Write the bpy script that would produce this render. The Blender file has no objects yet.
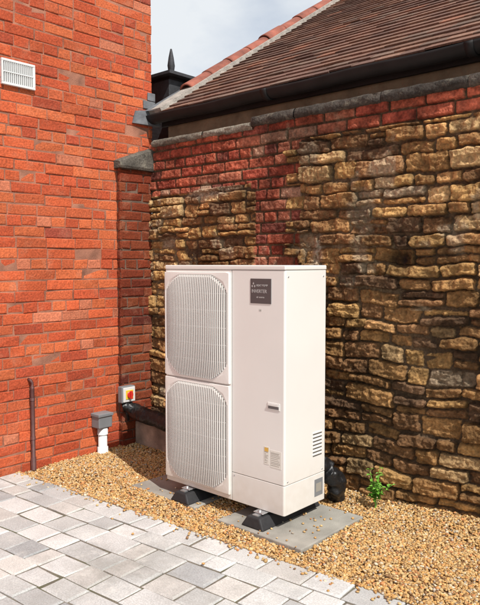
import bpy, bmesh, math, numpy as np
from mathutils import Vector, Matrix
R = np.random.RandomState(7)
S = bpy.context.scene
C = S.collection
S.view_settings.view_transform = 'Standard'
S.view_settings.look = 'None'
S.view_settings.exposure = 0

# ------------------------------------------------------------ helpers
def link(o, parent=None):
    C.objects.link(o)
    if parent is not None: o.parent = parent
    return o
def empty(name, loc=(0, 0, 0)):
    o = bpy.data.objects.new(name, None); o.location = (0, 0, 0); o.empty_display_size = .2
    C.objects.link(o); return o
def npmesh(name, V, F, mat, parent=None, col=None, smooth=False):
    V = np.asarray(V, dtype=np.float32); F = np.asarray(F, dtype=np.int32)
    me = bpy.data.meshes.new(name)
    k = F.shape[1]
    me.vertices.add(len(V)); me.vertices.foreach_set('co', V.ravel())
    me.loops.add(F.size); me.loops.foreach_set('vertex_index', F.ravel())
    me.polygons.add(len(F))
    me.polygons.foreach_set('loop_start', np.arange(0, F.size, k, dtype=np.int32))
    me.polygons.foreach_set('loop_total', np.full(len(F), k, dtype=np.int32))
    me.polygons.foreach_set('use_smooth', np.full(len(F), smooth, dtype=bool))
    me.update(calc_edges=True); me.validate()
    if col is not None:
        a = me.color_attributes.new('Col', 'FLOAT_COLOR', 'POINT')
        c4 = np.ones((len(V), 4), dtype=np.float32); c4[:, :3] = col
        a.data.foreach_set('color', c4.ravel())
    me.materials.append(mat)
    return link(bpy.data.objects.new(name, me), parent)
def box(name, lo, hi, mat, parent=None, bev=0.0, seg=2):
    bm = bmesh.new(); bmesh.ops.create_cube(bm, size=1)
    for v in bm.verts:
        v.co = Vector([(lo[i] + hi[i]) / 2 + v.co[i] * (hi[i] - lo[i]) for i in range(3)])
    if bev > 0: bmesh.ops.bevel(bm, geom=bm.edges[:], offset=bev, segments=seg, profile=.5, affect='EDGES')
    me = bpy.data.meshes.new(name); bm.to_mesh(me); bm.free(); me.materials.append(mat)
    return link(bpy.data.objects.new(name, me), parent)
def tube(name, pts, rad, mat, parent=None, n=16, cap=True, rfun=None):
    pts = [Vector(p) for p in pts]; V = []; F = []
    up = Vector((0, 0, 1))
    for i, p in enumerate(pts):
        d = (pts[min(i + 1, len(pts) - 1)] - pts[max(i - 1, 0)]).normalized()
        a = d.cross(up)
        if a.length < .05: a = d.cross(Vector((1, 0, 0)))
        a.normalize(); b = d.cross(a).normalized()
        for k in range(n):
            t = 2 * math.pi * k / n
            r = rad if rfun is None else rad * rfun(i, t)
            V.append(p + (a * math.cos(t) + b * math.sin(t)) * r)
    for i in range(len(pts) - 1):
        for k in range(n):
            F.append((i * n + k, i * n + (k + 1) % n, (i + 1) * n + (k + 1) % n, (i + 1) * n + k))
    me = bpy.data.meshes.new(name)
    if cap: F += [tuple(range(n)), tuple(range((len(pts) - 1) * n, len(pts) * n))]
    me.from_pydata(V, [], F)
    for p in me.polygons: p.use_smooth = len(p.vertices) == 4
    me.materials.append(mat)
    return link(bpy.data.objects.new(name, me), parent)
_lat = [np.random.RandomState(100 + i).rand(256, 256) for i in range(8)]
def vn(x, y, sc, seed=0):
    L = _lat[seed % 8]; X = np.asarray(x) * sc + 31.7 * seed + 1000; Y = np.asarray(y) * sc + 17.3 * seed + 1000
    xi = np.floor(X).astype(int); yi = np.floor(Y).astype(int); fx = X - xi; fy = Y - yi
    fx = fx * fx * (3 - 2 * fx); fy = fy * fy * (3 - 2 * fy)
    g = lambda a, b: L[a % 256, b % 256]
    return (g(xi, yi) * (1 - fx) + g(xi + 1, yi) * fx) * (1 - fy) + (g(xi, yi + 1) * (1 - fx) + g(xi + 1, yi + 1) * fx) * fy
def fbm(x, y, sc, seed=0, o=4):
    s = 0; a = .5; t = 0
    for i in range(o):
        s = s + a * vn(x, y, sc * 2 ** i, seed + i); t += a; a *= .5
    return s / t

# ------------------------------------------------------------ materials
def mat_plain(name, col, rough=.6, nscale=0, namt=.15, bump=0, bscale=200, metallic=0, spec=.5):
    m = bpy.data.materials.new(name); m.use_nodes = True; nt = m.node_tree; b = nt.nodes['Principled BSDF']
    b.inputs['Base Color'].default_value = (*col, 1); b.inputs['Roughness'].default_value = rough
    b.inputs['Metallic'].default_value = metallic; b.inputs['Specular IOR Level'].default_value = spec
    tc = nt.nodes.new('ShaderNodeTexCoord')
    if nscale:
        n = nt.nodes.new('ShaderNodeTexNoise'); n.inputs['Scale'].default_value = nscale; n.inputs['Detail'].default_value = 4
        nt.links.new(tc.outputs['Object'], n.inputs['Vector'])
        mr = nt.nodes.new('ShaderNodeMapRange'); mr.inputs['From Min'].default_value = .25; mr.inputs['From Max'].default_value = .75
        mr.inputs['To Min'].default_value = 1 - namt; mr.inputs['To Max'].default_value = 1 + namt
        nt.links.new(n.outputs['Fac'], mr.inputs['Value'])
        vm = nt.nodes.new('ShaderNodeVectorMath'); vm.operation = 'SCALE'; vm.inputs[0].default_value = col
        nt.links.new(mr.outputs['Result'], vm.inputs['Scale']); nt.links.new(vm.outputs['Vector'], b.inputs['Base Color'])
    if bump:
        n2 = nt.nodes.new('ShaderNodeTexNoise'); n2.inputs['Scale'].default_value = bscale; n2.inputs['Detail'].default_value = 2
        nt.links.new(tc.outputs['Object'], n2.inputs['Vector'])
        bp = nt.nodes.new('ShaderNodeBump'); bp.inputs['Strength'].default_value = 1; bp.inputs['Distance'].default_value = bump
        nt.links.new(n2.outputs['Fac'], bp.inputs['Height']); nt.links.new(bp.outputs['Normal'], b.inputs['Normal'])
    return m
def mat_vc(name, rough=.9, sc1=6, a1=.2, sc2=120, a2=.2, bump=.002, bscale=150, spec=.25, tint=None, tintsc=3, tintlo=.55, tinthi=.75, tint2=None, t2sc=9, t2lo=.56, t2hi=.68):
    m = bpy.data.materials.new(name); m.use_nodes = True; nt = m.node_tree; b = nt.nodes['Principled BSDF']
    b.inputs['Roughness'].default_value = rough; b.inputs['Specular IOR Level'].default_value = spec
    at = nt.nodes.new('ShaderNodeAttribute'); at.attribute_name = 'Col'
    tc = nt.nodes.new('ShaderNodeTexCoord'); prev = at.outputs['Color']
    for sc, a in ((sc1, a1), (sc2, a2)):
        if a == 0: continue
        n = nt.nodes.new('ShaderNodeTexNoise'); n.inputs['Scale'].default_value = sc; n.inputs['Detail'].default_value = 3
        nt.links.new(tc.outputs['Object'], n.inputs['Vector'])
        mr = nt.nodes.new('ShaderNodeMapRange'); mr.inputs['From Min'].default_value = .3; mr.inputs['From Max'].default_value = .7
        mr.inputs['To Min'].default_value = 1 - a; mr.inputs['To Max'].default_value = 1 + a
        nt.links.new(n.outputs['Fac'], mr.inputs['Value'])
        vm = nt.nodes.new('ShaderNodeVectorMath'); vm.operation = 'SCALE'
        nt.links.new(prev, vm.inputs[0]); nt.links.new(mr.outputs['Result'], vm.inputs['Scale']); prev = vm.outputs['Vector']
    for tn, tsc, tlo, thi in ((tint, tintsc, tintlo, tinthi), (tint2, t2sc, t2lo, t2hi)):
        if not tn: continue
        n = nt.nodes.new('ShaderNodeTexNoise'); n.inputs['Scale'].default_value = tsc; n.inputs['Detail'].default_value = 5; n.inputs['Roughness'].default_value = .7
        nt.links.new(tc.outputs['Object'], n.inputs['Vector'])
        mr = nt.nodes.new('ShaderNodeMapRange'); mr.inputs['From Min'].default_value = tlo; mr.inputs['From Max'].default_value = thi
        mr.inputs['To Max'].default_value = tn[3]
        nt.links.new(n.outputs['Fac'], mr.inputs['Value'])
        mx = nt.nodes.new('ShaderNodeMixRGB'); mx.inputs['Color2'].default_value = (*tn[:3], 1)
        nt.links.new(mr.outputs['Result'], mx.inputs['Fac']); nt.links.new(prev, mx.inputs['Color1']); prev = mx.outputs['Color']
    nt.links.new(prev, b.inputs['Base Color'])
    if bump:
        n2 = nt.nodes.new('ShaderNodeTexNoise'); n2.inputs['Scale'].default_value = bscale; n2.inputs['Detail'].default_value = 3
        nt.links.new(tc.outputs['Object'], n2.inputs['Vector'])
        bp = nt.nodes.new('ShaderNodeBump'); bp.inputs['Strength'].default_value = 1; bp.inputs['Distance'].default_value = bump
        nt.links.new(n2.outputs['Fac'], bp.inputs['Height']); nt.links.new(bp.outputs['Normal'], b.inputs['Normal'])
    return m
def add_splash_dirt(m, col, z0, z1, dirt, amount):
    """road-splash grime that fades out above the ground"""
    nt = m.node_tree; b = nt.nodes['Principled BSDF']; src = b.inputs['Base Color'].links[0].from_socket
    tc = nt.nodes.new('ShaderNodeTexCoord'); sx = nt.nodes.new('ShaderNodeSeparateXYZ'); nt.links.new(tc.outputs['Object'], sx.inputs[0])
    mr = nt.nodes.new('ShaderNodeMapRange'); mr.inputs['From Min'].default_value = z0; mr.inputs['From Max'].default_value = z1
    mr.inputs['To Min'].default_value = amount; mr.inputs['To Max'].default_value = 0; nt.links.new(sx.outputs['Z'], mr.inputs['Value'])
    n = nt.nodes.new('ShaderNodeTexNoise'); n.inputs['Scale'].default_value = 22; n.inputs['Detail'].default_value = 5; nt.links.new(tc.outputs['Object'], n.inputs['Vector'])
    mu = nt.nodes.new('ShaderNodeMath'); mu.operation = 'MULTIPLY'; nt.links.new(mr.outputs['Result'], mu.inputs[0]); nt.links.new(n.outputs['Fac'], mu.inputs[1])
    mx = nt.nodes.new('ShaderNodeMixRGB'); mx.inputs['Color2'].default_value = (*dirt, 1)
    nt.links.new(mu.outputs[0], mx.inputs['Fac']); nt.links.new(src, mx.inputs['Color1']); nt.links.new(mx.outputs['Color'], b.inputs['Base Color'])

M_brick = mat_vc('red_brick', .9, 2.2, .13, 70, .24, .005, 75, tint=(.56, .30, .19, .36), tintsc=5, tintlo=.54, tinthi=.80, tint2=(.18, .055, .035, .5), t2sc=13, t2lo=.58, t2hi=.75)
M_mortar = mat_plain('brick_mortar', (.31, .135, .085), .95, 9, .5, .003, 150)
M_stone = mat_vc('rubble_stone', .92, 9, .16, 70, .32, .008, 80)
M_paver = mat_vc('paver_concrete', .85, 5, .10, 140, .18, .0018, 220, tint=(.27, .26, .235, .65), tintsc=1.7, tintlo=.50, tinthi=.68, tint2=(.68, .66, .61, .4), t2sc=7, t2lo=.54, t2hi=.7)
M_joint = mat_vc('joint_sand', .95, 20, .3, 200, .3, .003, 300, tint=(.07, .085, .03, .8), tintsc=2.5, tintlo=.52, tinthi=.66)
M_gravel = mat_vc('pea_gravel', .7, 60, 0, 300, .18, 0, 500, spec=.4)
M_gbed = mat_plain('gravel_bed', (.26, .16, .075), .95, 60, .4)
M_tile = mat_vc('clay_roof_tile', .88, 2.5, .22, 60, .22, .002, 150, tint=(.25, .19, .14, .5), tintsc=6)
M_coping = mat_vc('coping_stone', .95, 8, .3, 60, .35, .006, 70, tint=(.26, .24, .18, .6), tintsc=14)
M_black = mat_plain('black_plastic', (.010, .010, .011), .5, 20, .3)
M_gutter = mat_plain('gutter_black_paint', (.012, .011, .011), .65, 6, .4, .001, 40, spec=.3)
M_bag = mat_plain('black_foam_wrap', (.010, .010, .011), .42, 20, .3, .012, 26)
M_rubber = mat_plain('black_rubber', (.02, .02, .022), .7, 30, .3, .001, 200)
M_white = mat_plain('powder_coat_white', (.755, .74, .705), .40, 2.5, .03)
add_splash_dirt(M_white, None, .08, .42, (.42, .33, .22), .42)
M_grille = mat_plain('grille_plastic_white', (.70, .685, .655), .45, 3, .03)
M_core = mat_plain('dark_seam', (.10, .098, .092), .7)
M_inner = mat_plain('fan_cavity_grey', (.24, .235, .225), .6)
M_fan = mat_plain('fan_blade_grey', (.14, .14, .142), .45)
M_badge = mat_plain('badge_dark_grey', (.085, .080, .082), .35)
M_badgetxt = mat_plain('badge_silver', (.42, .41, .40), .35)
M_label = mat_plain('label_paper', (.70, .68, .62), .6)
M_labelink = mat_plain('label_ink', (.32, .30, .26), .6)
M_amber = mat_plain('label_amber', (.65, .40, .08), .6)
M_zinc = mat_plain('galvanised_steel', (.45, .46, .47), .4, 25, .2, metallic=.7)
M_slab = mat_plain('concrete_slab', (.30, .285, .25), .92, 6, .3, .002, 120)
M_greypl = mat_plain('grey_plastic', (.20, .21, .22), .5, 10, .1)
M_whitepl = mat_plain('white_plastic', (.68, .69, .68), .45, 10, .06)
M_maroon = mat_plain('maroon_pipe_paint', (.085, .028, .024), .6, 25, .3)
M_red = mat_plain('red_switch', (.60, .03, .02), .4)
M_yellow = mat_plain('yellow_plate', (.75, .55, .04), .45)
M_lead = mat_plain('lead_sheet', (.13, .135, .145), .7, 14, .35, .004, 30)
M_slate = mat_plain('dark_slate', (.035, .037, .042), .7, 20, .3, .002, 60)
M_render = mat_plain('stained_plinth', (.34, .24, .18), .95, 7, .6, .006, 60)
M_ridge = mat_plain('red_ridge_tile', (.27, .085, .055), .88, 9, .5, .004, 60)
M_verge = mat_plain('verge_mortar', (.36, .33, .29), .95, 16, .3, .006, 60)
M_earth = mat_plain('ground_earth', (.20, .18, .14), .95, 3, .25)
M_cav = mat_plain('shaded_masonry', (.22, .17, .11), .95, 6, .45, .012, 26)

# ------------------------------------------------------------ block template
BF = np.array([(0, 1, 5, 4), (1, 2, 6, 5), (2, 3, 7, 6), (3, 0, 4, 7), (4, 5, 9, 8), (5, 6, 10, 9), (6, 7, 11, 10), (7, 4, 8, 11), (8, 9, 10, 11)])
def blocks(name, A, cols, U, Vv, N, O, mat, parent=None, bev=.004, jit=.001, depth=.03, tilt=.001):
    A = np.asarray(A, float); n = len(A); U, Vv, N, O = [np.asarray(q, float) for q in (U, Vv, N, O)]
    L = np.zeros((n, 12, 3))
    cx = [0, 1, 1, 0]; cy = [0, 0, 1, 1]
    for i in range(4):
        a = A[:, 0 + cx[i]]; b = A[:, 2 + cy[i]]
        sa = 1 - 2 * cx[i]; sb = 1 - 2 * cy[i]
        j = R.randn(n, 2) * jit
        tl = R.randn(n) * tilt
        bb = bev * (1 + np.abs(R.randn(n)) * .6)
        L[:, i] = np.stack([a + j[:, 0], b + j[:, 1], A[:, 4] - depth], 1)
        L[:, 4 + i] = np.stack([a + j[:, 0], b + j[:, 1], A[:, 4] - bev + tl], 1)
        L[:, 8 + i] = np.stack([a + sa * bb + j[:, 0], b + sb * bb + j[:, 1], A[:, 4] + tl], 1)
    W = O + L[..., :1] * U + L[..., 1:2] * Vv + L[..., 2:3] * N
    F = (BF[None] + (np.arange(n) * 12)[:, None, None]).reshape(-1, 4)
    if np.dot(np.cross(U, Vv), N) < 0: F = F[:, ::-1]
    cc = np.repeat(np.asarray(cols)[:, None, :], 12, 1).reshape(-1, 3)
    return npmesh(name, W.reshape(-1, 3), F, mat, parent, cc)

BR = np.array([(.49, .098, .037), (.45, .082, .033), (.52, .125, .047), (.47, .105, .042), (.39, .070, .032), (.50, .16, .085), (.29, .058, .034)])
BP = np.array([.29, .24, .2, .14, .08, .04, .01])
def brick_layout(a0, a1, b0, b1, ch=.0765, sl=.226, hl=.109, j=.008, dark=1.0):
    A = []; cols = []; r = 0; b = b0
    while b < b1 - .01:
        top = min(b + ch - j, b1)
        header = (r % 4 == 3)
        a = a0 - (hl / 2 if header else 0) - (0 if (r % 2 == 0) else (sl + j) / 2) + R.uniform(-.012, .012)
        while a < a1 - .01:
            w = hl if header or R.rand() < .04 else sl
            w += R.randn() * .004
            x0, x1 = max(a, a0), min(a + w, a1)
            if x1 - x0 > .02:
                A.append((x0, x1, b + R.randn() * .0011, top + R.randn() * .0008, R.randn() * .0018))
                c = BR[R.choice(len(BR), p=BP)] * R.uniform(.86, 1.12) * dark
                cols.append(np.minimum(c, .8))
            a += w + j
        b += ch; r += 1
    return A, cols

# ------------------------------------------------------------ GROUND
g = box('ground', (-200, -200, -.5), (200, 200, -.06), M_earth)
th = math.radians(4.07); U = np.array([math.cos(th), math.sin(th), 0]); Vd = np.array([math.sin(th), -math.cos(th), 0])
O = np.array([-4.18, 2.363, 0.0])
A = []; cols = []; b = 0.0; row = 0
PV = np.array([(.50, .50, .485), (.57, .565, .55), (.44, .44, .43), (.34, .345, .345), (.52, .50, .47)])
while b < 6.5:
    w = [.155, .125, .165, .155][R.randint(4)]
    a = -.06 + b * math.tan(th) * 1.0
    first = True
    while a < 8.5:
        l = [.12, .16, .20, .24, .19][R.randint(5)]
        if first: l = R.uniform(.08, .24); first = False
        A.append((a, a + l, b, b + w, R.randn() * .0020))
        cols.append(PV[R.choice(5, p=[.32, .26, .2, .10, .12])] * R.uniform(.88, 1.06))
        a += l + .006
    b += w + .006; row += 1
pav = blocks('block_paving', A, cols, U, Vd, np.array([0, 0, 1.]), O, M_paver, None, bev=.006, jit=.0024, depth=.05, tilt=.0015)
npmesh('paving_joint_sand', [(-4.3, -6, -.007), (6, -6, -.007), (6, 3.05, -.007), (-4.3, 2.34, -.007)], [(0, 1, 2, 3)], M_joint, pav, np.array([(.17, .15, .12)] * 4))

# gravel
def gz(x, y):
    e = 2.363 + (x + 4.18) * math.tan(th)
    t = np.clip((y - e) / .25, 0, 1)
    return -.022 + .018 * t + .016 * (vn(x, y, 3.5, 2) - .5) + .008 * (vn(x, y, 9, 1) - .5) + np.clip((y - 3.28) / .27, 0, 1) * (.012 + np.clip((x + 2.6) / 1.4, 0, 1) * .05)
gx = np.linspace(-4.24, 6, 220); gy = np.linspace(2.30, 3.60, 60)
GX, GY = np.meshgrid(gx, gy, indexing='ij')
edge = 2.363 + (GX + 4.18) * math.tan(th)
GY2 = edge + (GY - 2.30) / 1.30 * (3.60 - edge)
Vg = np.stack([GX, GY2, gz(GX, GY2) - .004], -1).reshape(-1, 3)
i, j = np.meshgrid(np.arange(219), np.arange(59), indexing='ij'); q = i * 60 + j
Fg = np.stack([q, q + 60, q + 61, q + 1], -1).reshape(-1, 4)
gravel = npmesh('gravel', Vg, Fg, M_gbed, None, smooth=True)
bm = bmesh.new(); bmesh.ops.create_icosphere(bm, subdivisions=1, radius=1)
IV = np.array([v.co[:] for v in bm.verts]); IF = np.array([[v.index for v in f.verts] for f in bm.faces]); bm.free()
def pebbles(name, n, x0, x1, s0, s1, extra=None):
    x = R.uniform(x0, x1, n); e = 2.363 + (x + 4.18) * math.tan(th)
    y = e - .012 + R.rand(n) * (3.56 - e + .012)
    nsp = n // 190
    y[:nsp] = e[:nsp] - np.abs(R.randn(nsp)) * .035
    nfar = nsp // 14; y[:nfar] = e[:nfar] - R.rand(nfar) * .3
    onslab = lambda x, y: ((x > -2.59) & (x < -1.975) & (y > 2.655) & (y < 3.265)) | ((x > -3.415) & (x < -2.805) & (y > 2.695) & (y < 3.30))
    keep = ~onslab(x, y)
    keep |= R.rand(n) < .012
    keep &= x > -4.235
    x, y = x[keep], y[keep]; n = len(x); e = 2.363 + (x + 4.18) * math.tan(th)
    z = gz(x, y) + R.uniform(-.002, .011, n); z = np.where(y < e, .005, z)
    z = np.where(onslab(x, y), .014, z)
    s = R.uniform(s0, s1, n) * np.where(R.rand(n) < .08, 1.4, 1)
    sc = np.stack([s, s * R.uniform(.6, .95, n), s * R.uniform(.45, .75, n)], 1)
    P = IV[None] * sc[:, None, :] * (1 + R.uniform(-.18, .18, (n, 12, 1)))
    t = R.uniform(-.5, .5, n); c, sn = np.cos(t)[:, None], np.sin(t)[:, None]
    P = np.stack([P[..., 0] * c - P[..., 2] * sn, P[..., 1], P[..., 0] * sn + P[..., 2] * c], -1)
    t = R.uniform(0, 6.28, n); c, sn = np.cos(t)[:, None], np.sin(t)[:, None]
    P = np.stack([P[..., 0] * c - P[..., 1] * sn, P[..., 0] * sn + P[..., 1] * c, P[..., 2]], -1)
    P += np.stack([x, y, z], 1)[:, None, :]
    pal = np.array([(.55, .31, .105), (.62, .43, .20), (.49, .32, .14), (.27, .15, .065), (.42, .36, .28), (.64, .55, .40), (.54, .24, .09)])
    col = pal[R.choice(7, n, p=[.31, .24, .18, .12, .05, .04, .06])] * R.uniform(.76, 1.12, n)[:, None]
    F = (IF[None] + (np.arange(n) * 12)[:, None, None]).reshape(-1, 3)
    return npmesh(name, P.reshape(-1, 3), F, M_gravel, gravel, np.repeat(col, 12, 0), smooth=True)
pebbles('pebbles_near', 54000, -4.235, -.95, .0055, .0105)
pebbles('pebbles_far', 32000, -.95, 5.0, .008, .014)
def slab(lo, hi):
    return box('concrete_slab', lo, hi, M_slab, None, .006, 2)
slab((-2.58, 2.66, -.05), (-1.98, 3.26, .009))
slab((-3.41, 2.70, -.05), (-2.81, 3.30, .009))

# ------------------------------------------------------------ HOUSE
house = empty('brick_house')
HX = -4.24; HY = 3.61
A, cols = brick_layout(-5.0, HY, -.02, 5.6)
blocks('front_wall_bricks', A, cols, (0, 1, 0), (0, 0, 1), (1, 0, 0), (HX, 0, 0), M_brick, house, bev=.0035, jit=.0022, depth=.02, tilt=.0018)
A, cols = brick_layout(-12, HX - .003, -.02, 5.6)
blocks('rear_wall_bricks', A, cols, (1, 0, 0), (0, 0, 1), (0, 1, 0), (0, HY - .002, 0), M_brick, house, bev=.0035, jit=.0014, depth=.02, tilt=.0012)
box('wall_mortar_core', (-12, -5.0, -.3), (HX - .0045, HY - .0065, 5.62), M_mortar, house)
rv = [(-12.3, -5.3, 5.6), (HX + .3, -5.3, 5.6), (HX + .3, HY + .3, 5.6), (-12.3, HY + .3, 5.6), (-8.1, -5.3, 8.4), (-8.1, HY + .3, 8.4)]
me = bpy.data.meshes.new('roof'); me.from_pydata(rv, [], [(0, 1, 2, 3), (1, 4, 5, 2)[::-1], (0, 3, 5, 4)[::-1], (0, 4, 1), (2, 5, 3)]); me.materials.append(M_slate)
link(bpy.data.objects.new('roof', me), house)

pier = empty('brick_pier')
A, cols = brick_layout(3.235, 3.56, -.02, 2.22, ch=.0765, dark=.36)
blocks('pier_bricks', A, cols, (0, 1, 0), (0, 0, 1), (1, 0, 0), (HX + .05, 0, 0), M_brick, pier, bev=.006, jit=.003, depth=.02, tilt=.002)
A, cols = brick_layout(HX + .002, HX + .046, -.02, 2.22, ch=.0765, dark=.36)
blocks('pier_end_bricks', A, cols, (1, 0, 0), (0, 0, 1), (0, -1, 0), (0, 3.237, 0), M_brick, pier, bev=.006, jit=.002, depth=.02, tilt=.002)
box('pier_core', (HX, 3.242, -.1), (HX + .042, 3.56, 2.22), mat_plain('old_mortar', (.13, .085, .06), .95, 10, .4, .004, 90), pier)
nk = 16; V = []; F = []; CL = []
for k in range(nk + 1):
    t = k / nk; yy = 3.215 + t * .39; e = .012 * (fbm(yy, 1.3, 14, 2, 3) - .5)
    zt = 2.275 + .15 * t + e
    for (xx, zz) in ((HX + .001, 2.22), (HX + .08 + e, 2.222), (HX + .088 + e, 2.24), (HX + .082 + e, zt - .012), (HX + .065, zt), (HX + .001, zt + .006)):
        V.append((xx, yy, zz)); CL.append((.10, .09, .075))
for k in range(nk):
    for m_ in range(6): F.append((k * 6 + m_, k * 6 + (m_ + 1) % 6, (k + 1) * 6 + (m_ + 1) % 6, (k + 1) * 6 + m_))
F += [(0, 3, 2, 1), (0, 5, 4, 3)]
npmesh('pier_cap', V, F, M_coping, pier, np.array(CL))

vent = empty('wall_air_vent')
X = HX + .004; dv = .015
box('vent_back', (X - .01, 2.285, 2.675 + dv), (X + .006, 2.528, 2.838 + dv), mat_plain('vent_shadow', (.10, .10, .10), .8), vent)
for a0, a1, b0, b1 in ((2.28, 2.532, 2.67, 2.686), (2.28, 2.532, 2.826, 2.843), (2.28, 2.294, 2.686, 2.826), (2.518, 2.532, 2.686, 2.826), (2.294, 2.518, 2.752, 2.760)):
    box('vent_frame', (X - .005, a0, b0 + dv), (X + .018, a1, b1 + dv), M_whitepl, vent, .002, 1)
for k in range(15):
    yk = 2.302 + k * .0149
    for b0 in (2.686, 2.760): box('vent_bar', (X, yk, b0 + dv), (X + .015, yk + .0075, b0 + .066 + dv), M_whitepl, vent)

pipe = empty('drain_pipe')
px = HX + .03
tube('pipe_body', [(px, 2.458, .06), (px, 2.458, .58), (px, 2.458, .60)], .015, M_maroon, pipe)
tube('pipe_base', [(px, 2.458, .0), (px, 2.458, .09)], .019, M_maroon, pipe)
tube('pipe_hook', [(px, 2.458, .59), (px, 2.457, .625), (px - .008, 2.450, .645), (px - .03, 2.445, .65)], .011, M_maroon, pipe)
for z in (.22, .5):
    tube('pipe_clip', [(px, 2.458, z), (px, 2.458, z + .02)], .018, M_maroon, pipe)
    box('clip_leg', (HX - .004, 2.45, z + .002), (px, 2.466, z + .018), M_maroon, pipe)

iso = empty('isolator_switch')
ix = HX + .05; iy = 3.262; izz = .435; hw_ = .066
box('switch_box', (ix - .005, iy - hw_, izz - hw_), (ix + .05, iy + hw_, izz + hw_), M_greypl, iso, .008, 3)
box('switch_lid', (ix + .0502, iy - hw_ + .008, izz - hw_ + .008), (ix + .060, iy + hw_ - .008, izz + hw_ - .008), M_whitepl, iso, .004, 2)
box('switch_plate', (ix + .0602, iy - .036, izz - .036), (ix + .064, iy + .036, izz + .036), M_yellow, iso, .001, 1)
tube('switch_knob', [(ix + .062, iy, izz), (ix + .077, iy, izz)], .026, M_red, iso, 24)
box('switch_handle', (ix + .077, iy - .008, izz - .033), (ix + .095, iy + .008, izz + .033), M_red, iso, .004, 2)
tube('cable', [(ix + .02, iy, izz - .06), (ix + .02, iy, .28), (ix + .03, iy + .01, .22)], .011, M_black, iso)

gul = empty('waste_pipe')
box('hopper', (HX, 2.975, .205), (HX + .10, 3.10, .32), M_greypl, gul, .008, 2)
box('hopper_lip', (HX, 2.968, .295), (HX + .108, 3.107, .318), M_greypl, gul, .004, 2)
tube('outlet_pipe', [(HX + .055, 3.04, -.02), (HX + .055, 3.04, .21)], .034, M_whitepl, gul, 24)
tube('pipe_socket', [(HX + .055, 3.04, .15), (HX + .055, 3.04, .2)], .040, M_whitepl, gul, 24)
tube('pipe_foot', [(HX + .055, 3.04, -.02), (HX + .055, 3.04, .05)], .041, M_whitepl, gul, 24)

# ------------------------------------------------------------ STONE WALL
WY = 3.55
ch = .0775
def zone(x, z):
    tooth = .11 * (np.floor((z + .02) / ch).astype(int) % 2)
    r1 = (x < -3.08) & (z > 2.05 + .05 * (vn(x, z * 0, 3, 5) - .5) * 2)
    r2 = (x >= -3.06) & (x < -2.78 + tooth) & (z > 1.415) & (z < 2.5)
    r2b = (x >= -3.08) & (x < -2.95) & (z > 1.1) & (z <= 1.415)
    r1b = (x >= -3.1) & (x < -3.0) & (z > 2.0)
    r3 = (x >= -2.8) & (z > 2.29)
    return r1 | r2 | r2b | r3 | r1b
rects = []
SP = np.array([(.44, .255, .095), (.37, .20, .075), (.48, .31, .145), (.31, .165, .065), (.24, .125, .055), (.15, .085, .045), (.46, .25, .10), (.34, .25, .16)])
z = -.08
while z < 2.47:
    h = R.choice([.050, .064, .078, .095, .115], p=[.17, .28, .27, .18, .10]) + R.uniform(-.007, .007); x = -4.3 - R.rand() * .2
    while x < 5.0:
        w = R.uniform(.10, .29) if h < .10 else R.uniform(.16, .38)
        if R.rand() < .12: w *= 1.35
        dz = R.uniform(-.007, .007)
        c = SP[R.choice(8, p=[.21, .20, .09, .19, .13, .06, .1, .02])] * R.uniform(.78, 1.15)
        if h > .08 and R.rand() < .3:
            m = z + h * R.uniform(.4, .6)
            rects.append((x, x + w, z + dz, m - .005, R.uniform(-.006, .03), 0, c))
            c = SP[R.choice(8, p=[.21, .20, .09, .19, .13, .06, .1, .02])] * R.uniform(.7, 1.1)
            rects.append((x, x + w, m + .003, z + h + dz, R.uniform(-.006, .03), 0, c))
        else:
            rects.append((x, x + w, z + dz, z + h + dz, R.uniform(-.010, .034), 0, c))
        x += w + R.uniform(.005, .014)
    z += h + R.uniform(.005, .012)
b = -.02; r = 0
while b < 2.47:
    hdr = r % 3 == 2; x = -4.3 - (.06 if r % 2 else 0)
    while x < 5:
        w = .105 if (hdr or R.rand() < .15) else .225
        c = np.array([(.38, .10, .055), (.33, .075, .045), (.40, .145, .085), (.22, .065, .045), (.40, .23, .15)][R.choice(5, p=[.32, .25, .2, .13, .10])]) * R.uniform(.78, 1.1)
        rects.append((x, x + w, b, b + ch - .010, R.uniform(-.006, .008), 1, c)); x += w + .010
    b += ch; r += 1
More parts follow.
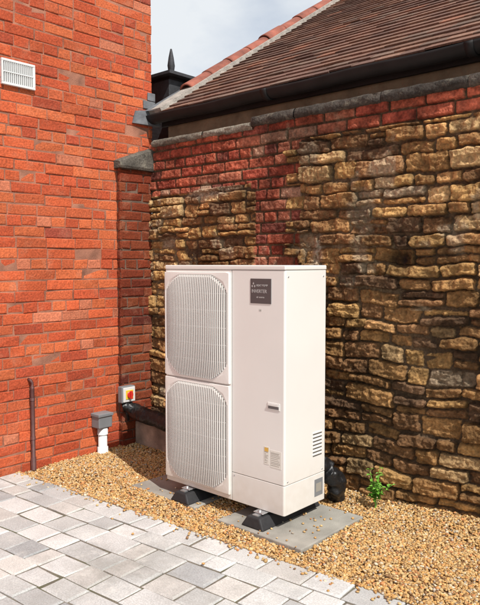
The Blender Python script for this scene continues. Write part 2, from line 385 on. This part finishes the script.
def heightfield(name, xa, xb, res, parent):
    nx = int((xb - xa) / res) + 1; nz = int(2.52 / res) + 1
    xs = np.linspace(xa, xb, nx); zs = np.linspace(-.07, 2.44, nz)
    X, Z = np.meshgrid(xs, zs, indexing='ij')
    WX = X + .034 * (fbm(X, Z, 5, 1, 3) - .5) + .014 * (vn(X, Z, 22, 3) - .5) + .008 * (vn(X, Z, 60, 2) - .5)
    WZ = Z + .060 * (fbm(X, Z, 2.4, 2, 3) - .5) + .014 * (vn(X, Z, 13, 4) - .5) + .007 * (vn(X, Z, 55, 5) - .5)
    ZN = zone(X, Z)
    fine = fbm(X, Z, 40, 5, 4) - .5; med = fbm(X, Z, 11, 6, 3) - .5; big = fbm(X, Z, 1.1, 1, 3)
    mort_h = -.030 + .026 * fbm(X, Z, 3, 3, 3) + fine * .016
    H = mort_h.copy()
    mc = np.clip((big - .45) * 4 * np.clip(Z - .6, .1, 1), 0, 1)[..., None]
    COL = np.array([.11, .07, .04]) * (1 - mc) + np.array([.30, .21, .125]) * mc
    COL = COL * (1 + fine[..., None] * .6)
    for (x0, x1, z0, z1, p, kind, c) in rects:
        if x1 < xa - .05 or x0 > xb + .05: continue
        i0 = max(0, int((x0 - .05 - xa) / (xs[1] - xs[0]))); i1 = min(nx, int((x1 + .05 - xa) / (xs[1] - xs[0])) + 2)
        j0 = max(0, int((z0 - .07 + .07) / (zs[1] - zs[0]))); j1 = min(nz, int((z1 + .07 + .07) / (zs[1] - zs[0])) + 2)
        if i1 <= i0 or j1 <= j0: continue
        sl = (slice(i0, i1), slice(j0, j1))
        if kind == 0: x_, z_ = WX[sl], WZ[sl]; rr = .016
        else: x_, z_ = X[sl] + .15 * (WX[sl] - X[sl]), Z[sl] + .15 * (WZ[sl] - Z[sl]); rr = .006
        hx, hz = (x1 - x0) / 2, (z1 - z0) / 2; rr = min(rr, hx * .8, hz * .8)
        qx = np.abs(x_ - (x0 + x1) / 2) - hx + rr; qz = np.abs(z_ - (z0 + z1) / 2) - hz + rr
        d = -(np.hypot(np.maximum(qx, 0), np.maximum(qz, 0)) + np.minimum(np.maximum(qx, qz), 0) - rr)
        ew = .010 if kind == 0 else .007
        t = np.clip(d / ew, 0, 1); t = np.sqrt(t * (2 - t))
        if kind == 0:
            tx = R.uniform(-.06, .06); tz = R.uniform(-.14, .10)
            top = p + .028 * med[sl] + .024 * fine[sl] + tx * (x_ - x0 - hx) + tz * (z_ - z0 - hz)
            st_ = vn(X[sl] * .25, Z[sl], 70, int(abs(c[0]) * 1000) % 8); top = top + .006 * (st_ > .55)
        else: top = p + .014 * fine[sl] + .008 * med[sl]
        hh = -.034 + t * (top + .034)
        m = (d > 0) & (hh > H[sl]) & (ZN[sl] == (kind == 1))
        H[sl] = np.where(m, hh, H[sl])
        tone = (1 + med[sl] * 1.1 + fine[sl] * 1.0)[..., None]
        COL[sl] = np.where(m[..., None], c * np.clip(tone, .3, 1.7) * (.45 + .55 * t[..., None]), COL[sl])
    damp = np.clip((1.75 - Z) * 1.1, 0, 1) * np.clip((X + 3.2) * .9, .25, 1) * np.clip(fbm(X, Z, 2.2, 4, 4) * 2 - .35, 0, 1)
    COL = COL * (1 - .42 * damp[..., None])
    hole = np.exp(-(((X + 1.93) / .10) ** 2 + ((Z - 1.50) / .045) ** 2) ** 1.5)
    H = H - .05 * hole; COL = COL * (1 - .7 * hole[..., None])
    st = np.exp(-(((X + 2.0) / .3) ** 2 + ((Z - 1.45) / .12) ** 2)) * np.clip(fbm(X, Z, 6, 2, 3) * 2 - .3, 0, 1)
    COL = COL * (1 - .4 * st[..., None])
    li = (np.clip(fbm(X, Z, 5, 0, 5) - .63, 0, 1) * 7 * (Z > 1.2))[..., None].clip(0, .5)
    COL = COL * (1 - li) + np.array([.46, .37, .25]) * li
    soot = np.clip(fbm(X, Z, 3.2, 3, 5) * 2.4 - 1.30, 0, .45)[..., None]
    COL = COL * (1 - soot)
    for px_, pz_, rx_, rz_ in ((-2.52, 1.55, .03, .09), (-2.56, 1.35, .05, .03), (-3.5, 2.0, .2, .03)):
        pt = (np.exp(-(((X - px_) / rx_) ** 2 + ((Z - pz_) / rz_) ** 2)) * (.6 + fine * 2)).clip(0, 1)[..., None]
        COL = COL * (1 - pt) + np.array([.58, .51, .40]) * pt
    Vw = np.stack([X, WY - H, Z], -1).reshape(-1, 3)
    i, j = np.meshgrid(np.arange(nx - 1), np.arange(nz - 1), indexing='ij'); q = (i * nz + j)
    F = np.stack([q, q + nz, q + nz + 1, q + 1], -1).reshape(-1, 4)
    return npmesh(name, Vw, F, M_stone, parent, COL.reshape(-1, 3).clip(.01, .75), smooth=True)
swall = empty('stone_boundary_wall')
heightfield('masonry_face', -4.20, -1.0, .0052, swall)
heightfield('masonry_face_far', -1.0, 5.0, .015, swall)
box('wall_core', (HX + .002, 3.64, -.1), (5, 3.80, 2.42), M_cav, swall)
def coping(xa, xb, z0, z1, y0, y1, cbase):
    x = xa; V = []; F = []; COLS = []
    while x < xb:
        w = R.uniform(.32, .75); e = min(x + w, xb); n = max(4, int((e - x) / .015))
        prof = [(y1, z0), (y0 + .01, z0), (y0, z0 + .010), (y0 - .002, (z0 + z1) / 2), (y0 + .002, z1 - .012), (y0 + .014, z1), ((y0 + y1) / 2, z1 + .010), (y1, z1 + .012)]
        base = len(V); dz = R.uniform(-.004, .004); dy = R.uniform(-.006, .006); col = np.array(cbase) * R.uniform(.75, 1.25)
        for k in range(n + 1):
            xx = x + .0015 + (e - x - .003) * k / n
            for m_, (py, pz) in enumerate(prof):
                ny = float(fbm(xx, pz * 3 + m_ * .21, 14, 2, 4) - .5)
                V.append((xx, py + dy + ny * .034 * (m_ > 0 and m_ < 7) + (.004 if k in (0, n) and 0 < m_ < 6 else 0), pz + dz + ny * .020)); COLS.append(col * (1 + ny))
        P = len(prof)
        for k in range(n):
            for m_ in range(P - 1): F.append((base + k * P + m_, base + (k + 1) * P + m_, base + (k + 1) * P + m_ + 1, base + k * P + m_ + 1))
            F.append((base + k * P + P - 1, base + (k + 1) * P + P - 1, base + (k + 1) * P, base + k * P))
        x = e
    npmesh('coping_stones', V, np.array(F)[:, ::-1], M_coping, swall, np.array(COLS), smooth=True)
coping(HX + .09, -3.08, 2.415, 2.465, 3.525, 3.80, (.17, .155, .125))
coping(-3.08, 5.0, 2.43, 2.495, 3.515, 3.80, (.060, .052, .044))

pl = empty('pipe_lagging')
box('low_plinth', (HX + .052, 3.36, -.05), (-3.2, 3.53, .20), M_render, pl, .012, 2)
rr_ = np.random.RandomState(3)
pts = [(HX + .06 + k * .02, 3.30 + .008 * math.sin(k * .5) + .0012 * k, .300 - .0022 * k + .003 * math.sin(k * .9)) for k in range(60)]
jit_ = rr_.uniform(.96, 1.04, (80, 4))
tube('lagging', pts, .062, M_bag, pl, 20, rfun=lambda i, t: jit_[i, int(t * 2 / math.pi) % 4] * (1 if i > 1 else .8))
tube('lagging_end', [(HX + .05, 3.235, .335), (HX + .06, 3.25, .34), (HX + .09, 3.28, .325), (HX + .14, 3.30, .30)], .045, M_bag, pl, 16)

# ------------------------------------------------------------ NEIGHBOUR BUILDING ROOF
nb = empty('tiled_roof_outbuilding')
p = math.radians(32.3); cp, sp = math.cos(p), math.sin(p)
EY, EZ = 3.575, 2.680
RX0 = -4.17
nrow = 47
TC = np.array([(.175, .095, .068), (.15, .085, .064), (.20, .112, .078), (.13, .075, .058), (.16, .105, .080), (.24, .11, .07)])
V = []; F = []; CC = []
for r in range(nrow):
    x = RX0 + (0 if r % 2 else -.0825)
    while x < 6:
        w = .162 + R.randn() * .001
        x0 = max(x, RX0); x1 = x + w
        if x1 - x0 > .03:
            s0 = r * .1 + R.randn() * .002; s1 = s0 + .165
            t0 = .022 + R.randn() * .0014; t1 = .004; k = len(V)
            for (xx, ss, tt) in ((x0, s0, t0), (x1, s0, t0 + R.randn() * .0006), (x1, s1, t1), (x0, s1, t1), (x0, s0 + .001, t0 - .012), (x1, s0 + .001, t0 - .012), (x1, s1, t1 - .013), (x0, s1, t1 - .013)):
                V.append((xx, EY + ss * cp - tt * sp, EZ + ss * sp + tt * cp))
            F += [(k, k + 1, k + 2, k + 3), (k + 4, k + 5, k + 1, k), (k + 5, k + 6, k + 2, k + 1), (k + 7, k + 4, k, k + 3)]
            c = TC[R.choice(6, p=[.3, .23, .2, .13, .12, .02])] * R.uniform(.85, 1.14)
            CC += [c] * 8
        x += w + .002
npmesh('roof_tiles', V, F, M_tile, nb, np.array(CC))
L_ = nrow * .1
RY, RZ = EY + L_ * cp, EZ + L_ * sp
me = bpy.data.meshes.new('roof_underlay')
rv = [(RX0 + .01, EY + .03, EZ - .0), (6, EY + .03, EZ), (6, RY, RZ - .03), (RX0 + .01, RY, RZ - .03), (6, 2 * RY - EY, EZ), (RX0 + .01, 2 * RY - EY, EZ)]
me.from_pydata(rv, [], [(0, 1, 2, 3), (3, 2, 4, 5)]); me.materials.append(M_slate); link(bpy.data.objects.new('roof_underlay', me), nb)
me = bpy.data.meshes.new('gable_wall')
gvx = RX0 + .03
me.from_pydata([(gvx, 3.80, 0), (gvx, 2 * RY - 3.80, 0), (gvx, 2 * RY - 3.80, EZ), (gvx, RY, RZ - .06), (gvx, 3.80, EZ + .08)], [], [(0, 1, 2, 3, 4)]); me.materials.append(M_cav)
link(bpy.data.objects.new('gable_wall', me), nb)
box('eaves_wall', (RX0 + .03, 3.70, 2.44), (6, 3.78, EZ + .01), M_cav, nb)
box('fascia', (RX0, 3.655, EZ - .085), (6, 3.68, EZ + .01), M_gutter, nb)
V = []; F = []; n = 14; ng = 90
for k in range(ng + 1):
    xx = -4.225 + k * (10.2 / ng); dip = .004 * math.sin(k * .8)
    for m_ in range(n + 1):
        t = math.pi + math.pi * m_ / n
        V.append((xx, 3.592 + .060 * math.cos(t), EZ - .006 + .058 * math.sin(t) + dip))
for k in range(ng):
    for m_ in range(n): F.append((k * (n + 1) + m_, (k + 1) * (n + 1) + m_, (k + 1) * (n + 1) + m_ + 1, k * (n + 1) + m_ + 1))
go = npmesh('gutter', V, F, M_gutter, nb, smooth=True)
sd = go.modifiers.new('th', 'SOLIDIFY'); sd.thickness = .005
for kx in (-3.0, -1.55, .4, 2.2, 4.0):
    V = []; F = []
    for q_, xx in enumerate((kx, kx + .05)):
        for m_ in range(15):
            t = math.pi + math.pi * m_ / 14
            V.append((xx, 3.592 + .0655 * math.cos(t), EZ - .006 + .0645 * math.sin(t)))
    for m_ in range(14): F.append((m_, 15 + m_, 16 + m_, m_ + 1))
    o = npmesh('gutter_joint', V, F, M_gutter, nb, smooth=True); sd = o.modifiers.new('th', 'SOLIDIFY'); sd.thickness = .004
def along(s, off, x): return (x, EY + s * cp - off * sp, EZ + s * sp + off * cp)
bv = []
for s in (.0, L_):
    for xx, off in ((RX0 - .05, -.03), (RX0 + .10, -.0), (RX0 + .10, .048), (RX0 - .05, .048)): bv.append(along(s, off, xx))
me = bpy.data.meshes.new('verge_mortar'); me.from_pydata(bv, [], [(0, 1, 2, 3), (4, 7, 6, 5), (0, 4, 5, 1), (1, 5, 6, 2), (2, 6, 7, 3), (3, 7, 4, 0)]); me.materials.append(M_verge)
link(bpy.data.objects.new('verge_mortar', me), nb)
s = .45
while s < L_:
    V = []; F = []
    e = min(s + .30, L_); dx_ = R.randn() * .006; dt_ = R.randn() * .004
    for k, ss in enumerate((s, s + .02, e - .005)):
        rr = .068 if k < 2 else .063
        for m_ in range(13):
            t = math.pi * m_ / 12
            V.append(along(ss, .028 + dt_ + rr * math.sin(t) * .8, RX0 + dx_ - .005 + rr * math.cos(t)))
    for k in range(2):
        for m_ in range(12): F.append((k * 13 + m_, k * 13 + m_ + 1, (k + 1) * 13 + m_ + 1, (k + 1) * 13 + m_))
    o = npmesh('verge_ridge_tile', V, F, M_ridge, nb, smooth=True)
    sd = o.modifiers.new('th', 'SOLIDIFY'); sd.thickness = .012
    s = e + .006
fl = empty('lead_flashing')
V = [(HX, 3.40, 2.60), (HX + .012, 3.40, 2.60), (HX + .05, 3.66, 2.60), (HX, 3.66, 2.60), (HX, 3.43, 2.70), (HX + .012, 3.43, 2.70), (HX + .03, 3.66, 2.74), (HX, 3.66, 2.74)]
me = bpy.data.meshes.new('flashing_apron'); me.from_pydata(V, [], [(3, 2, 1, 0), (0, 1, 5, 4), (1, 2, 6, 5), (2, 3, 7, 6), (3, 0, 4, 7), (4, 5, 6, 7)]); me.materials.append(M_lead)
link(bpy.data.objects.new('flashing_apron', me), fl)
box('flashing_step', (HX, 3.515, 2.735), (HX + .010, 3.64, 2.80), M_lead, fl, .003, 1)
box('flashing_step', (HX, 3.56, 2.805), (HX + .009, 3.64, 2.87), M_lead, fl, .003, 1)
me = bpy.data.meshes.new('flashing_tray')
me.from_pydata([(HX, 3.52, EZ + .03), (HX + .16, 3.56, EZ + .03), (HX + .17, 4.3, EZ + .495), (HX - .1, 4.3, EZ + .495), (HX, 3.62, EZ + .095)], [], [(0, 1, 2, 3, 4)]); me.materials.append(M_lead)
link(bpy.data.objects.new('flashing_tray', me), fl)

rvn = empty('roof_ventilator')
cxv, cyv = -4.50, 4.06
box('ventilator_base', (cxv - .17, cyv - .14, 2.5), (cxv + .13, cyv + .14, 3.08), M_slate, rvn, .006, 1)
box('ventilator_louvre', (cxv - .15, cyv - .12, 3.08), (cxv + .11, cyv + .12, 3.11), M_black, rvn)
me = bpy.data.meshes.new('ventilator_cap')
x0, x1, y0, y1 = cxv - .22, cxv + .19, cyv - .19, cyv + .19
me.from_pydata([(x0, y0, 3.11), (x1, y0, 3.11), (x1, y1, 3.11), (x0, y1, 3.11), (x0, y0, 3.135), (x1, y0, 3.135), (x1, y1, 3.135), (x0, y1, 3.135), (cxv, cyv, 3.21)], [],
    [(3, 2, 1, 0), (0, 1, 5, 4), (1, 2, 6, 5), (2, 3, 7, 6), (3, 0, 4, 7), (4, 5, 8), (5, 6, 8), (6, 7, 8), (7, 4, 8)]); me.materials.append(M_slate)
link(bpy.data.objects.new('ventilator_cap', me), rvn)
pr = [1, 1.1, 1.3, 1.1, .9, .6, .3]
tube('finial', [(cxv, cyv, 3.17 + k * .037) for k in range(7)], .026, M_slate, rvn, 10, rfun=lambda i, t: pr[i])

# ------------------------------------------------------------ HEAT PUMP
hp = empty('heat_pump')
X0, X1, Y0, Y1, Z0, Z1 = -3.150, -2.190, 2.785, 3.165, .088, 1.463
XM = -2.580
box('core', (X0 + .008, Y0 + .008, Z0 + .004), (X1 - .008, Y1 - .008, Z1 - .010), M_core, hp)
box('top_lid', (X0 - .003, Y0 - .003, Z1 - .026), (X1 + .003, Y1 + .003, Z1), M_white, hp, .006, 3)
def lpanel(name, za, zb, xin, t=.016, r=.012):
    prof = [(xin, Y0), (X1 - r, Y0)]
    for k in range(1, 6):
        a = -math.pi / 2 + math.pi / 2 * k / 6
        prof.append((X1 - r + r * math.cos(a), Y0 + r + r * math.sin(a)))
    prof += [(X1, Y0 + r), (X1, Y1), (X1 - t, Y1), (X1 - t, Y0 + t), (xin, Y0 + t)]
    n = len(prof); V = [(x, y, za) for x, y in prof] + [(x, y, zb) for x, y in prof]
    F = [(k, (k + 1) % n, (k + 1) % n + n, k + n) for k in range(n)] + [tuple(range(n))[::-1], tuple(range(n, 2 * n))]
    me = bpy.data.meshes.new(name); me.from_pydata(V, [], F); me.materials.append(M_white)
    o = link(bpy.data.objects.new(name, me), hp)
    bv = o.modifiers.new('b', 'BEVEL'); bv.width = .0025; bv.segments = 2; bv.limit_method = 'ANGLE'; bv.angle_limit = .6
    return o
lpanel('service_panel', .2575, Z1 - .0280, XM + .002)
lpanel('lower_panel', Z0, .2545, XM + .002)
box('fan_side_frame', (X0, Y0, Z0), (XM - .002, Y0 + .02, Z1 - .0280), M_white, hp, .003, 2)
box('left_side_panel', (X0, Y0 + .0225, Z0), (X0 + .02, Y1, Z1 - .0280), M_white, hp, .003, 2)
box('rear_coil', (X0 + .03, Y1 - .012, Z0 + .02), (X1 - .03, Y1 - .002, Z1 - .05), M_zinc, hp)
def grille(za, zb, tag):
    xa, xb = X0 + .006, XM - .008; cx, cz = (xa + xb) / 2, (za + zb) / 2; W, H = (xb - xa) / 2, (zb - za) / 2
    rad = .335; hw = W - .016; hz_ = H - .020
    n = 128; V = []; F = []
    def inner(t):
        c, s = math.cos(t), math.sin(t); r = rad
        if abs(c) > 1e-6: r = min(r, hw / abs(c))
        if abs(s) > 1e-6: r = min(r, hz_ / abs(s))
        return r * c, r * s
    for k in range(n):
        t = 2 * math.pi * (k + .5) / n; c, s = math.cos(t), math.sin(t)
        ix_, iz_ = inner(t)
        q = min(W / max(abs(c), 1e-6), H / max(abs(s), 1e-6)); ox, oz = q * c, q * s
        mx_, mz_ = ix_ + (ox - ix_) * .25, iz_ + (oz - iz_) * .25
        for (px_, pz_, d) in ((ox, oz, -.0), (ox, oz, .011), (ox * .99, oz * .99, .016), (mx_, mz_, .018), (ix_, iz_, .014), (ix_, iz_, -.004)):
            V.append((cx + px_, Y0 - .0005 - d, cz + pz_))
    P = 6
    for k in range(n):
        k2 = (k + 1) % n
        for m_ in range(P - 1): F.append((k * P + m_, k2 * P + m_, k2 * P + m_ + 1, k * P + m_ + 1))
    me = bpy.data.meshes.new('grille_surround'); me.from_pydata(V, [], F); me.materials.append(M_white)
    link(bpy.data.objects.new(tag + '_grille_surround', me), hp)
    V = [(cx, Y0 - .001, cz)] + [(cx + inner(2 * math.pi * k / n)[0], Y0 - .001, cz + inner(2 * math.pi * k / n)[1]) for k in range(n)]
    me = bpy.data.meshes.new('cavity'); me.from_pydata(V, [], [(0, 1 + k, 1 + (k + 1) % n) for k in range(n)]); me.materials.append(M_inner)
    link(bpy.data.objects.new(tag + '_fan_cavity', me), hp)
    V = []; F = []
    def dome(x, z): return .016 + .024 * max(0, 1 - (x / hw) ** 4) * max(0, 1 - (z / rad) ** 2 * .9) ** .7
    ns = 35
    for k in range(ns):
        x = -hw + .006 + (2 * hw - .012) * k / (ns - 1)
        zt = min(math.sqrt(rad * rad - x * x), hz_) + .002
        m = 14; base = len(V)
        for q in range(m + 1):
            z = -zt + 2 * zt * q / m; d = dome(x, z)
            for (a_, b_) in ((-.0022, d - .012), (.0022, d - .012), (.0022, d), (-.0022, d)): V.append((cx + x + a_, Y0 - b_, cz + z))
        for q in range(m):
            for c_ in range(4): F.append((base + q * 4 + c_, base + q * 4 + (c_ + 1) % 4, base + q * 4 + 4 + (c_ + 1) % 4, base + q * 4 + 4 + c_))
    for f in (-.6, -.3, 0, .3, .6):
        z = f * rad; xm = min(hw, math.sqrt(rad * rad - z * z)); m = 16; base = len(V)
        for q in range(m + 1):
            x = -xm + 2 * xm * q / m; d = dome(x, z) - .008
            for (a_, b_) in ((-.002, d - .004), (.002, d - .004), (.002, d), (-.002, d)): V.append((cx + x, Y0 - b_, cz + z + a_))
        for q in range(m):
            for c_ in range(4): F.append((base + q * 4 + c_, base + q * 4 + (c_ + 1) % 4, base + q * 4 + 4 + (c_ + 1) % 4, base + q * 4 + 4 + c_))
    npmesh(tag + '_grille_slats', V, F, M_grille, hp)
    V = []; F = []
    for k in range(3):
        a0 = k * 2.094 + .4; base = len(V)
        for q in range(9):
            a = a0 + 1.1 * q / 8
            for rr in (.06, .15, .25): V.append((cx + min(max(rr * math.cos(a + rr * 1.5), -hw + .01), hw - .01), Y0 - .0018 - .002 * q / 8, cz + rr * math.sin(a + rr * 1.5)))
        for q in range(8):
            for c_ in range(2): F.append((base + q * 3 + c_, base + q * 3 + 3 + c_, base + q * 3 + 4 + c_, base + q * 3 + 1 + c_))
    npmesh(tag + '_fan_blades', V, F, M_fan, hp)
    tube(tag + '_fan_hub', [(cx, Y0 - .001, cz), (cx, Y0 - .006, cz)], .06, M_fan, hp, 32)
grille(.770, 1.424, 'upper')
grille(.120, .762, 'lower')

bz = .018
box('badge', (-2.436, Y0 - .003, 1.233 + bz), (-2.286, Y0 + .001, 1.371 + bz), M_badge, hp, .001, 1)
def text(body, x, z, size, mat, y=None, sx=1):
    cu = bpy.data.curves.new('txt', 'FONT'); cu.body = body; cu.size = size; cu.extrude = .0003; cu.offset = .0003
    o = bpy.data.objects.new('badge_lettering', cu); o.location = (x, Y0 - .0036 if y is None else y, z + bz); o.rotation_euler = (math.pi / 2, 0, 0); o.scale = (sx, 1, 1)
    cu.materials.append(mat); link(o, hp)
text('HEAT PUMP', -2.392, 1.328, .016, M_badgetxt, sx=.98)
text('INVERTER', -2.426, 1.292, .027, M_badgetxt, sx=.92)
text('air source', -2.39, 1.264, .014, M_badgetxt)
for dx, dz in ((0, .012), (-.009, -.003), (.009, -.003)):
    me = bpy.data.meshes.new('emblem'); cx_, cz_ = -2.412 + dx, 1.332 + dz + bz
    me.from_pydata([(cx_, Y0 - .004, cz_ + .008), (cx_ + .006, Y0 - .004, cz_), (cx_, Y0 - .004, cz_ - .008), (cx_ - .006, Y0 - .004, cz_)], [], [(3, 2, 1, 0)]); me.materials.append(M_badgetxt)
    link(bpy.data.objects.new('emblem', me), hp)
text('14', -2.375, 1.190, .018, M_labelink, y=Y0 - .001)
box('panel_handle', (-2.310, Y0 - .004, .667), (-2.222, Y0 + .001, .709), M_grille, hp, .003, 2)
box('panel_handle_recess', (-2.303, Y0 - .0048, .674), (-2.229, Y0 - .0042, .700), M_fan, hp)
box('panel_handle_lip', (-2.303, Y0 - .009, .691), (-2.229, Y0 - .0049, .702), M_grille, hp)
for x0, x1, z0, z1, mm in ((-2.335, -2.298, .355, .455, M_label), (-2.290, -2.212, .345, .442, M_label)):
    box('warning_label', (x0, Y0 - .0012, z0), (x1, Y0 + .001, z1), mm, hp)
    k = z1 - .012
    while k > z0 + .01:
        box('label_print', (x0 + .005, Y0 - .0018, k - .002), (x1 - .005 - R.rand() * .02, Y0 - .0013, k), M_labelink, hp); k -= R.uniform(.006, .011)
box('label_triangle', (-2.330, Y0 - .0022, .428), (-2.303, Y0 - .0019, .450), M_amber, hp)
for k in range(7):
    zc = .370 + k * .021
    box('side_louvre', (X1 - .002, 3.045, zc), (X1 + .004, 3.135, zc + .009), M_white, hp, .002, 1)
    box('side_louvre_slot', (X1 - .002, 3.047, zc - .007), (X1 + .0008, 3.133, zc - .0008), M_core, hp)
box('side_label', (X1 - .001, 3.065, .125), (X1 + .0015, 3.145, .225), M_greypl, hp)
box('side_label_print', (X1 + .0016, 3.078, .15), (X1 + .0022, 3.132, .20), M_labelink, hp)
for yy, zz in ((2.80, .275), (2.80, 1.40), (3.15, 1.40), (3.15, .275)):
    tube('panel_screw', [(X1, yy + (.012 if yy < 3 else -.012), zz), (X1 + .002, yy + (.012 if yy < 3 else -.012), zz)], .0045, M_zinc, hp, 10)
tube('panel_screw', [(-2.56, Y0, .24), (-2.56, Y0 - .002, .24)], .0045, M_zinc, hp, 10)
box('base_pan', (X0 + .02, Y0 + .02, .0885), (X1 - .02, Y1 - .02, .0915), M_zinc, hp)
for fx in (-2.935, -2.345):
    a0, a1 = 2.69, 3.235
    V = [(fx - .082, a0, .010), (fx + .082, a0, .010), (fx + .082, a1, .010), (fx - .082, a1, .010),
         (fx - .045, a0 + .014, .070), (fx + .045, a0 + .014, .070), (fx + .045, a1 - .014, .070), (fx - .045, a1 - .014, .070)]
    me = bpy.data.meshes.new('rubber_foot'); me.from_pydata(V, [], [(3, 2, 1, 0), (0, 1, 5, 4), (1, 2, 6, 5), (2, 3, 7, 6), (3, 0, 4, 7), (4, 5, 6, 7)]); me.materials.append(M_rubber)
    o = link(bpy.data.objects.new('rubber_foot', me), hp); bv = o.modifiers.new('b', 'BEVEL'); bv.width = .008; bv.segments = 2
    box('foot_rail', (fx - .02, a0 + .03, .0705), (fx + .02, a1 - .02, .077), M_zinc, hp)
    box('leg_bracket', (fx - .035, 2.745, .0775), (fx + .035, 2.80, .0845), M_zinc, hp, .002, 1)
    tube('foot_bolt', [(fx, 2.76, .084), (fx, 2.76, .095)], .010, M_zinc, hp, 6)

bp_ = empty('insulated_hose')
pts = []
for k in range(60):
    t = k / 59
    pts.append((-2.31 + .095 * math.sin(t * 2.2) + .01 * math.sin(t * 11), 3.20 + .17 * t, .29 - .09 * t - .17 * t * t))
jit2 = np.array([[vn(i_ * .11, math.cos(a_) * 1.3 + math.sin(a_) * .7, 1.7, 3) for a_ in np.linspace(0, 2 * math.pi, 25)] for i_ in range(70)])
tube('hose_body', pts, .055, M_bag, bp_, 24, rfun=lambda i, t: .72 + .55 * float(jit2[i, int(round(t / (2 * math.pi) * 24)) % 24]))

# ------------------------------------------------------------ WEED
weed = empty('weed_plant')
M_leaf = mat_plain('leaf_green', (.15, .36, .04), .5, 30, .25)
V = []; F = []
rw = np.random.RandomState(11); wx, wy, wz = -1.985, 3.40, .03
for st in range(9):
    az = rw.uniform(0, 6.28); lean = rw.uniform(.1, .7); hgt = rw.uniform(.10, .22)
    for q in range(8):
        t = (q + 1) / 8; pz_ = wz + hgt * t; rx = lean * hgt * t * t * 1.3
        bx, by = wx + math.cos(az) * rx, wy + math.sin(az) * rx * .6 - .01
        if q < 2: continue
        for sd_ in range(2):
            la = az + sd_ * 3.14 + q * 1.9 + rw.uniform(-.5, .5); ln = rw.uniform(.025, .055) * (1.15 - .4 * t); wd = ln * .28; up = rw.uniform(-.1, .6)
            d = Vector((math.cos(la), math.sin(la), up)).normalized(); sdv = d.cross(Vector((0, 0, 1))).normalized() * wd
            b0 = Vector((bx, by, pz_)); k = len(V); mid = b0 + d * ln * .5; dn = Vector((0, 0, -.006))
            V += [b0, b0 + d * ln * .3 + sdv * .8, mid + sdv, b0 + d * ln + dn * 1.5, mid - sdv, b0 + d * ln * .3 - sdv * .8, mid + dn]
            F += [(k, k + 1, k + 6), (k + 1, k + 2, k + 6), (k + 2, k + 3, k + 6), (k + 3, k + 4, k + 6), (k + 4, k + 5, k + 6), (k + 5, k, k + 6)]
    tube('stem', [(wx, wy, wz - .02), (wx + math.cos(az) * lean * hgt * .3, wy + math.sin(az) * lean * hgt * .2 - .005, wz + hgt * .5), (wx + math.cos(az) * lean * hgt * 1.3, wy + math.sin(az) * lean * hgt * .78 - .01, wz + hgt)], .002, M_leaf, weed, 6)
npmesh('leaves', [tuple(v) for v in V], F, M_leaf, weed)

# ------------------------------------------------------------ LIGHT
sdir = Vector((1.1, -.34, 1.42)).normalized()
sun = bpy.data.lights.new('sun', 'SUN'); sun.energy = 4.8; sun.angle = math.radians(.5); sun.color = (1, .96, .90)
so = bpy.data.objects.new('sun', sun); so.rotation_euler = sdir.to_track_quat('Z', 'Y').to_euler(); C.objects.link(so)
w = bpy.data.worlds.new('World'); S.world = w; w.use_nodes = True; nt = w.node_tree
bg = nt.nodes['Background']; bg.inputs['Strength'].default_value = .13
sky = nt.nodes.new('ShaderNodeTexSky'); sky.sky_type = 'NISHITA'; sky.sun_disc = False
sky.sun_elevation = math.asin(sdir.z); sky.sun_rotation = math.atan2(sdir.x, sdir.y)
tc = nt.nodes.new('ShaderNodeTexCoord'); ns = nt.nodes.new('ShaderNodeTexNoise'); ns.inputs['Scale'].default_value = 3.2; ns.inputs['Detail'].default_value = 6; ns.inputs['Roughness'].default_value = .5
mp = nt.nodes.new('ShaderNodeMapping'); mp.inputs['Scale'].default_value = (1, 1, 2.2); mp.inputs['Location'].default_value = (.3, .1, .0)
nt.links.new(tc.outputs['Generated'], mp.inputs['Vector']); nt.links.new(mp.outputs['Vector'], ns.inputs['Vector'])
mr = nt.nodes.new('ShaderNodeMapRange'); mr.inputs['From Min'].default_value = .36; mr.inputs['From Max'].default_value = .60; mr.inputs['To Min'].default_value = .4; mr.inputs['To Max'].default_value = 1.0
nt.links.new(ns.outputs['Fac'], mr.inputs['Value'])
mx = nt.nodes.new('ShaderNodeMixRGB'); mx.inputs['Color2'].default_value = (6.4, 6.7, 7.0, 1)
nt.links.new(mr.outputs['Result'], mx.inputs['Fac']); nt.links.new(sky.outputs['Color'], mx.inputs['Color1']); nt.links.new(mx.outputs['Color'], bg.inputs['Color'])

# ------------------------------------------------------------ CAMERA
cam = bpy.data.cameras.new('camera'); co = bpy.data.objects.new('camera', cam); C.objects.link(co)
cam.sensor_fit = 'HORIZONTAL'; cam.sensor_width = 36; cam.lens = 49.5; cam.clip_end = 1000; cam.clip_start = .05
co.location = (0, 0, 1.47); co.rotation_euler = (math.radians(90 - 3.34), 0, math.radians(42.1))
S.camera = co
